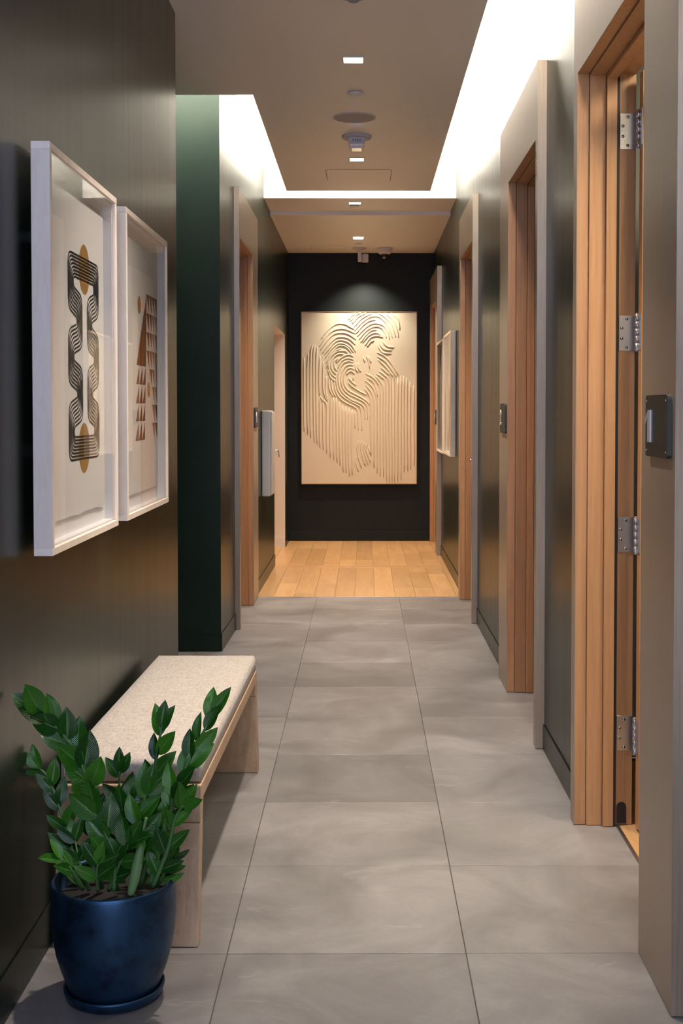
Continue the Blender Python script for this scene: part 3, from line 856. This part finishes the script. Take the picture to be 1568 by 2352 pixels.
# ================================================================ SIGNS
def sign(num, label, side, face, y0, y1, z0, z1, ynum, size, group='dark number plates on the door casings'):
    s = side
    t = thing('room_number_sign', label, 'sign', (face*s, (y0+y1)/2, z0), group)
    f = face*s
    th = -0.011*s
    bm = bmesh.new()
    r = 0.010; pts = []
    for cy_, cz, a0 in ((y1-r, z1-r, 0), (y0+r, z1-r, PI/2), (y0+r, z0+r, PI), (y1-r, z0+r, 1.5*PI)):
        for k in range(5):
            a = a0+PI/2*k/4
            pts.append((f, cy_+r*math.cos(a), cz+r*math.sin(a)))
    prism(bm, pts, (th, 0, 0))
    obj('plate', bm, M_SIGN, t)
    if num == '1':
        k = size*0.74
        bm = prism(bmesh.new(), [(0.014, -k/2, -0.002), (0.014, k/2, -0.002), (-0.010, k/2, -0.002), (-0.040, k/2-0.024, -0.002), (-0.040, k/2-0.036, -0.002), (-0.014, k/2-0.016, -0.002), (-0.014, -k/2, -0.002)], (0, 0, 0.004))
    else:
        bm = text_bm(num, size, 0.002, 0.0028)
    # text plane xy -> wall; for the right wall +x of the text points to -y
    rot = Matrix(((0, 0, -s, 0), (-s, 0, 0, 0), (0, 1, 0, 0), (0, 0, 0, 1)))
    bm.transform(rot)
    bm.transform(Matrix.Translation((f+th-0.0015*s, ynum, (z0+z1)/2-0.0005)))
    obj('numeral', bm, M_SILVER, t)
    for yy in (y0+0.012, y1-0.012):
        for zz in (z0+0.014, z1-0.014):
            obj('screw', lathe(bmesh.new(), [(0.0, 0.0), (0.0025, 0.0), (0.0022, th*0.1), (0.0, th*0.12)], (f+th, yy, zz), 10, 'X'), M_SILVER, t, True)
    return t
sign('1', 'black number plate reading 1 on the nearest bronze door casing', 1, 0.705, 2.815, 3.030, 1.283, 1.431, 2.984, 0.105)
sign('2', 'black number plate reading 2 on the second bronze casing along the right wall', 1, 0.705, 6.062, 6.277, 1.281, 1.429, 6.235, 0.105)
sign('4', 'black number plate on the farthest right door casing beside the far pictures', 1, 0.700, 11.82, 12.04, 1.26, 1.40, 11.95, 0.09)
sign('1', 'black number plate on the bronze door casing of the left wall', -1, 0.787, 8.80, 9.02, 1.272, 1.418, 8.90, 0.105)

# ================================================================ CABINET on the left wall
cab = thing('wall_cabinet', 'slim white metal wall cabinet with small lever latch on the left wall', 'cabinet', (-0.803, 9.83, 0.718))
obj('body', B(-0.803, -0.735, 9.665, 9.995, 0.718, 1.394, bev=0.010, seg=3), M_GREY, cab, True)
dr = obj('door', B(-0.7345, -0.722, 9.675, 9.985, 0.728, 1.384, bev=0.005, seg=2), M_GREY, cab)
obj('window_trim', B(-0.722, -0.7205, 9.72, 9.94, 0.80, 1.31, bev=0.0006), M_SILVER, dr)
obj('latch', tube(bmesh.new(), catmull([(-0.722, 9.96, 1.070), (-0.700, 9.962, 1.072), (-0.692, 9.965, 1.055), (-0.688, 9.968, 1.015)], 4), 0.0055, 8), M_CHROME, dr, True)

# ================================================================ CEILING FITTINGS
GD = 'square recessed downlights'
DL = [(*DOWN_FRONT[0], 'square recessed downlight above the bench, outside the photo frame'),
      (*DOWN_FRONT[1], 'square recessed downlight nearest the camera, in front of the round cover disc'),
      (*DOWN_FRONT[2], 'square recessed downlight between the fire strobe and the access panel'),
      (*DOWN_BACK[0], 'square recessed downlight just beyond the bright cove'),
      (*DOWN_BACK[1], 'farthest square recessed downlight, in front of the art spotlight')]
for x, y, z, lab in DL:
    t = thing('downlight', lab, 'ceiling light', (x, y, z), GD)
    w, w2 = 0.047, 0.054
    bm = bmesh.new()
    for a in ((x-w2, x+w2, y+w, y+w2), (x-w2, x+w2, y-w2, y-w), (x-w2, x-w, y-w, y+w), (x+w, x+w2, y-w, y+w)):
        box(bm, *a, z-0.004, z)
    obj('trim', bm, M_WHITE, t)
    obj('lens', B(x-w, x+w, y-w, y+w, z-0.0015, z), M_LENS, t)
def disc(x, y, z, r, h, label, name='sprinkler_cover', cat='sprinkler'):
    t = obj(name, lathe(bmesh.new(), [(0, -h), (r*0.9, -h), (r, -h*0.75), (r*0.98, -h*0.4), (r*0.8, 0)], (x, y, z), 40), M_WHITE if name != 'x' else M_WHITE, None, True)
    tag(t, label, cat, 'round sprinkler covers'); return t
disc(-0.046, 6.73, 3.12, 0.042, 0.012, 'round white sprinkler cover between nearest downlight and ceiling speaker')
disc(-0.080, 10.30, 3.10, 0.040, 0.010, 'round sprinkler cover right behind the downlight beyond the cove')
disc(-0.054, 12.37, 3.068, 0.036, 0.010, 'round sprinkler cover between farthest downlight and art spotlight')
# half hidden detector at the top edge
t = thing('smoke_detector', 'round white detector at the very top edge of the photo', 'detector', (-0.043, 5.17, 3.12))
obj('base', lathe(bmesh.new(), [(0.0, -0.014), (0.058, -0.014), (0.062, -0.008), (0.062, 0)], (-0.043, 5.15, 3.12), 40), M_LILAC, t, True)
obj('sensor', lathe(bmesh.new(), [(0.0, -0.034), (0.02, -0.033), (0.028, -0.024), (0.03, -0.014)], (-0.043, 5.15, 3.12), 32), M_GRILLE, t, True)
# speaker
t = thing('ceiling_speaker', 'large round grey speaker grille in the ceiling', 'speaker', (-0.055, 7.30, 3.12))
obj('rim', lathe(bmesh.new(), [(0.118, -0.003), (0.120, -0.006), (0.125, -0.005), (0.127, 0.0)], (-0.055, 7.30, 3.12), 64), M_LILAC, t, True)
obj('grille', lathe(bmesh.new(), [(0.0, -0.004), (0.119, -0.0035), (0.119, -0.001)], (-0.055, 7.30, 3.12), 64), M_GRILLE, t)
# fire strobe
t = thing('fire_strobe', 'white fire alarm strobe with FIRE lettering on round ceiling plate', 'alarm', (-0.045, 7.80, 3.12))
sx, sy = -0.045, 7.80
obj('base_plate', lathe(bmesh.new(), [(0.0, -0.016), (0.088, -0.016), (0.094, -0.010), (0.094, 0)], (sx, sy, 3.12), 48), M_LILAC, t, True)
hb = obj('housing', prism(bmesh.new(), [(sx-0.052, sy-0.05, 3.104), (sx+0.052, sy-0.05, 3.104), (sx+0.049, sy-0.05, 3.062), (sx-0.049, sy-0.05, 3.062)], (0, 0.10, 0)), M_LILAC, t)
obj('strobe_lens', prism(bmesh.new(), [(sx-0.046, sy-0.048, 3.062), (sx+0.046, sy-0.048, 3.062), (sx+0.030, sy-0.048, 3.035), (sx-0.030, sy-0.048, 3.035)], (0, 0.096, 0)), M_CHROME, t)
bm = text_bm('F I R E', 0.020, 0.0004, 0.0003)
bm.transform(Matrix.Rotation(PI/2, 4, 'X')); bm.transform(Matrix.Translation((sx, sy-0.0508, 3.084)))
obj('lettering', bm, M_RED, hb)
# access panel: flush door in a thin gap
def rrect(cx_, cy_, w, h, r, z, n=5):
    pts = []
    for ox, oy, a0 in ((w/2-r, h/2-r, 0), (-w/2+r, h/2-r, PI/2), (-w/2+r, -h/2+r, PI), (w/2-r, -h/2+r, 1.5*PI)):
        for k in range(n):
            a = a0+PI/2*k/(n-1); pts.append((cx_+ox+r*math.cos(a), cy_+oy+r*math.sin(a), z))
    return pts
ap = thing('access_panel', 'flush rounded rectangular access panel in the ceiling before the cove', 'panel', (-0.038, 9.09, 3.12))
bm = bmesh.new(); prism(bm, rrect(-0.038, 9.09, 0.476, 0.46, 0.035, 3.119), (0, 0, 0.0008)); obj('frame_gap', bm, M_SEAM, ap)
bm = bmesh.new(); prism(bm, rrect(-0.038, 9.09, 0.468, 0.452, 0.032, 3.1180), (0, 0, 0.0015)); obj('panel_door', bm, M_CEIL, ap)
ap = thing('access_panel', 'small flush access panel in the far ceiling left of the art spotlight', 'panel', (-0.26, 12.75, 3.068))
bm = bmesh.new(); prism(bm, rrect(-0.37, 12.72, 0.364, 0.36, 0.01, 3.0672), (0, 0, 0.0006)); obj('frame_gap', bm, M_SEAM, ap)
bm = bmesh.new(); prism(bm, rrect(-0.37, 12.72, 0.361, 0.357, 0.01, 3.0663), (0, 0, 0.0012)); obj('panel_door', bm, M_CEIL, ap)
# art spotlight
t = thing('ceiling_spotlight', 'white cylinder spotlight hanging on an arm before the end wall', 'spotlight', (-0.045, 12.72, 3.068))
obj('canopy', lathe(bmesh.new(), [(0.0, -0.012), (0.066, -0.012), (0.072, -0.006), (0.072, 0)], (-0.045, 12.72, 3.068), 40), M_LILAC, t, True)
obj('arm', B(-0.063, -0.024, 12.705, 12.745, 2.927, 3.058, bev=0.002), M_LILAC, t)
hd = obj('lamp_head', lathe(bmesh.new(), [(0.0, 0.085), (0.030, 0.085), (0.034, 0.080), (0.034, 0.053), (0.032, 0.052), (0.032, 0.050), (0.034, 0.049), (0.034, 0.002), (0.030, 0.0), (0.028, 0.014), (0, 0.014)], (0.012, 12.725, 2.920), 32), M_LILAC, t, True)
# dome camera
t = thing('dome_camera', 'white dome security camera on the ceiling right of the spotlight', 'camera', (0.213, 12.72, 3.068))
obj('housing', lathe(bmesh.new(), [(0.0, -0.066), (0.050, -0.066), (0.062, -0.058), (0.078, -0.030), (0.082, -0.008), (0.082, 0)], (0.213, 12.72, 3.068), 40), M_LILAC, t, True)
obj('dome', lathe(bmesh.new(), [(0.0, -0.114), (0.018, -0.111), (0.034, -0.102), (0.044, -0.086), (0.047, -0.066)], (0.213, 12.72, 3.068), 32), M_SMOKE, t, True)

# ================================================================ POTTED PLANT
PX, PY = -0.597, 2.907
plant = thing('potted_plant', 'glossy green ZZ-type plant in dark blue glazed pot on floor before the bench', 'plant', (PX, PY, 0))
plant['label'] = 'glossy dark green leafy plant in dark blue glazed pot in front of the bench'
obj('saucer', lathe(bmesh.new(), [(0.0, 0.001), (0.108, 0.001), (0.114, 0.006), (0.119, 0.022), (0.119, 0.026), (0.115, 0.028), (0.111, 0.024), (0.106, 0.010), (0.0, 0.010)], (PX, PY, 0), 64), M_POT, plant, True)
obj('pot', lathe(bmesh.new(), [(0.0, 0.011), (0.096, 0.011), (0.104, 0.018), (0.113, 0.040), (0.126, 0.075), (0.136, 0.110), (0.143, 0.150), (0.147, 0.200), (0.1475, 0.240), (0.1475, 0.272), (0.146, 0.279), (0.142, 0.282), (0.138, 0.279), (0.136, 0.272), (0.135, 0.235), (0.0, 0.235)], (PX, PY, 0), 72), M_POT, plant, True)
bm = lathe(bmesh.new(), [(0.0, 0.246), (0.07, 0.244), (0.1345, 0.238), (0.1345, 0.236)], (PX, PY, 0), 40)
for v in bm.verts: v.co.z += 0.004*noise.noise(v.co*60) if v.co.z > 0.239 else 0
obj('soil', bm, M_SOIL, plant, True)

def make_leaf_mesh(fold, curl, seed):
    """unit leaf: base at origin, tip at +y=1, half width .27"""
    bm = bmesh.new()
    uvl = bm.loops.layers.uv.new('UVMap')
    ny = 12
    ws = []
    rows = []
    for j in range(ny+1):
        t = j/ny
        w = 0.265*(math.sin(PI*min(1, t**0.82))**0.80)*(1.0-0.12*t) if 0 < t < 1 else 0.0
        if t > 0.8: w *= 1-((t-0.8)/0.2)**2*0.35
        row = []
        for k in range(-3, 4):
            u = k/3
            x = u*w
            z = fold*abs(u)*w*0.9 - fold*0.15*w*u*u + curl*(t-0.0)**2*0.30 + 0.012*math.sin(6*t+seed)*u
            row.append(bm.verts.new((x, t, z)))
        rows.append(row)
    for j in range(ny):
        for k in range(6):
            vs = [rows[j][k], rows[j][k+1], rows[j+1][k+1], rows[j+1][k]]
            f = bm.faces.new(vs); f.smooth = True
            uvs = [(k/6, j/ny), ((k+1)/6, j/ny), ((k+1)/6, (j+1)/ny), (k/6, (j+1)/ny)]
            for lp, uv in zip(f.loops, uvs): lp[uvl].uv = uv
    bmesh.ops.remove_doubles(bm, verts=bm.verts[:], dist=1e-5)
    # thickness
    me = bpy.data.meshes.new('leaf'); bm.to_mesh(me); bm.free()
    me.materials.append(M_LEAF)
    return me
LEAVES = [make_leaf_mesh(0.35, -0.35, 0), make_leaf_mesh(0.55, -0.2, 1.3), make_leaf_mesh(0.45, 0.25, 2.6), make_leaf_mesh(0.25, -0.6, 4.0)]
def leaf(parent, base, direction, normal, length, width=1.0):
    y = Vector(direction).normalized()
    x = y.cross(Vector(normal)).normalized()
    z = x.cross(y).normalized()
    o = bpy.data.objects.new('leaf', random.choice(LEAVES))
    Mx = Matrix(((x.x*length*width, y.x*length, z.x*length, base.x),
                 (x.y*length*width, y.y*length, z.y*length, base.y),
                 (x.z*length*width, y.z*length, z.z*length, base.z), (0, 0, 0, 1)))
    COL.objects.link(o)
    o.parent = parent
    off = Vector(parent.location)+Vector(plant.location)
    o.matrix_local = Matrix.Translation(-off) @ Mx
    return o
CAMV = Vector((0.2, -1, 0.35)).normalized()
def stem(path, n_pairs, l0, l1, start=0.3, facing=CAMV, spread=40, rad=0.0050, tip=True, width=1.0, jit=0.22, seed=0):
    """path: [(px, py, Y)...] from base to tip"""
    random.seed(seed)
    pts = catmull([at(*p) for p in path], 8)
    s = obj('stem', tube(bmesh.new(), pts, rad, 8, lambda t: 1.25-0.75*t), M_STEM, plant, True)
    L_ = [0]
    for i in range(1, len(pts)): L_.append(L_[-1]+(pts[i]-pts[i-1]).length)
    def P(t):
        d = t*L_[-1]
        for i in range(1, len(pts)):
            if L_[i] >= d:
                k = (d-L_[i-1])/max(1e-6, L_[i]-L_[i-1])
                return pts[i-1].lerp(pts[i], k), (pts[i]-pts[i-1]).normalized()
        return pts[-1], (pts[-1]-pts[-2]).normalized()
    for k in range(n_pairs):
        t = start+(0.97-start)*k/max(1, n_pairs-1)
        for sd in (-1, 1):
            tt = max(0.02, min(0.985, t + 0.025*sd + random.uniform(-0.015, 0.015)))
            p, tg = P(tt)
            f = (facing + Vector([random.uniform(-jit, jit) for _ in range(3)])).normalized()
            sidev = tg.cross(f).normalized()*sd
            ang = R(spread*(1-0.25*tt)+random.uniform(-9, 9))
            d = (tg*math.cos(ang)+sidev*math.sin(ang)+f*random.uniform(-0.05, 0.30)).normalized()
            ln = l0+(l1-l0)*tt
            nrm = (f + sidev*random.uniform(-0.45, 0.35) - tg*random.uniform(0, 0.3)).normalized()
            leaf(s, p, d, nrm, ln*random.uniform(0.88, 1.12), width)
    if tip:
        p, tg = P(1.0)
        leaf(s, p, tg, facing, l1*0.95, width)
    return s
# base x 180..350 px at soil height
stem([(232, 2040, 2.90), (222, 1900, 2.88), (205, 1800, 2.86), (165, 1715, 2.85), (120, 1660, 2.84), (88, 1636, 2.83)], 6, 0.100, 0.080, 0.50, Vector((0.15, -1.0, 0.55)), 34, 0.0062, width=1.2, jit=0.12, seed=1)
stem([(180, 2035, 2.93), (165, 1960, 2.95), (145, 1880, 2.96), (112, 1790, 2.97), (90, 1765, 2.97)], 5, 0.072, 0.064, 0.30, Vector((0.1, -1, 0.1)), 34, 0.0046, width=0.9, jit=0.3, seed=2)
stem([(300, 2040, 2.93), (330, 1900, 2.96), (352, 1780, 2.98), (366, 1700, 2.98), (370, 1672, 2.98)], 5, 0.084, 0.072, 0.32, Vector((0.05, -1, 0.2)), 28, 0.0048, width=0.95, jit=0.3, seed=3)
stem([(345, 2035, 2.88), (372, 1920, 2.87), (410, 1800, 2.87), (455, 1705, 2.88), (490, 1640, 2.89)], 6, 0.084, 0.078, 0.44, Vector((-0.45, -1, 0.25)), 24, 0.0058, width=0.9, jit=0.3, seed=4)
stem([(262, 2045, 2.83), (262, 1975, 2.82), (240, 1910, 2.815), (218, 1868, 2.81)], 3, 0.088, 0.086, 0.35, Vector((0.0, -1, 0.35)), 32, 0.0045, width=1.15, tip=False, seed=5)
stem([(285, 2040, 2.96), (285, 1900, 3.00), (275, 1810, 3.02), (274, 1772, 3.02)], 3, 0.074, 0.064, 0.5, Vector((0.0, -1, 0.2)), 32, 0.0042, width=0.95, jit=0.35, seed=6)
stem([(350, 2040, 2.86), (385, 1950, 2.84), (402, 1880, 2.83), (420, 1850, 2.82)], 4, 0.076, 0.068, 0.20, Vector((0.3, -1, 0.7)), 46, 0.0045, width=0.85, jit=0.35, seed=7)
stem([(190, 2042, 2.87), (165, 2000, 2.84), (140, 1972, 2.83)], 2, 0.066, 0.062, 0.6, Vector((0.0, -0.4, 0.9)), 40, 0.0040, width=0.9, tip=False, seed=8)
stem([(310, 2040, 2.86), (305, 1960, 2.84), (320, 1880, 2.84), (335, 1825, 2.85)], 4, 0.088, 0.080, 0.25, Vector((0.1, -1, 0.15)), 36, 0.0045, width=1.05, jit=0.35, seed=9)
stem([(225, 2040, 2.95), (210, 1940, 2.99), (215, 1870, 3.01)], 4, 0.080, 0.070, 0.20, Vector((-0.1, -1, 0.1)), 42, 0.0042, width=0.9, jit=0.4, seed=10)
stem([(330, 2040, 2.96), (348, 1950, 2.97), (356, 1870, 2.98)], 4, 0.084, 0.072, 0.20, Vector((0.3, -1, 0.1)), 36, 0.0042, width=0.95, jit=0.4, seed=11)
stem([(250, 2045, 2.85), (272, 1990, 2.82), (295, 1940, 2.80)], 3, 0.080, 0.076, 0.25, Vector((0.0, -1, 0.6)), 50, 0.0042, width=1.0, jit=0.3, seed=12)
stem([(205, 2045, 2.90), (185, 1990, 2.90), (172, 1930, 2.92)], 3, 0.066, 0.060, 0.15, Vector((0.0, -1, 0.2)), 42, 0.0040, width=0.85, jit=0.4, seed=13)
stem([(225, 2045, 2.83), (222, 2005, 2.80), (225, 1985, 2.79)], 2, 0.070, 0.064, 0.50, Vector((0.0, -1, 0.4)), 62, 0.0040, width=0.9, seed=14)
stem([(362, 2035, 2.90), (380, 2000, 2.88), (392, 1975, 2.87)], 3, 0.060, 0.056, 0.2, Vector((0.3, -1, 0.3)), 50, 0.0038, width=0.8, jit=0.4, seed=15)
stem([(320, 2040, 2.90), (345, 1960, 2.88), (385, 1890, 2.87), (398, 1850, 2.87)], 4, 0.080, 0.074, 0.3, Vector((-0.4, -1, 0.1)), 30, 0.0042, width=0.9, jit=0.4, seed=16)
stem([(270, 2045, 2.88), (262, 1960, 2.88), (272, 1890, 2.88), (285, 1850, 2.88)], 4, 0.084, 0.076, 0.2, Vector((0.1, -1, 0.3)), 42, 0.0042, width=1.0, jit=0.4, seed=17)
# pale new shoot with sheath
pts = catmull([at(300, 2055, 2.80), at(310, 2010, 2.80), at(320, 1960, 2.80), at(326, 1920, 2.80), at(336, 1878, 2.80)], 8)
sh = obj('new_shoot', tube(bmesh.new(), pts, 0.0100, 12, lambda t: (0.8+0.45*math.sin(PI*min(1, t*1.7))) if t < 0.55 else max(0.34, 0.95-(t-0.55)*5)), M_SHEATH, plant, True)
leaf(sh, at(318, 1965, 2.798), Vector((0.35, -0.1, 0.9)), Vector((0.3, -1, 0.2)), 0.045, 0.7)

bpy.context.view_layer.update()
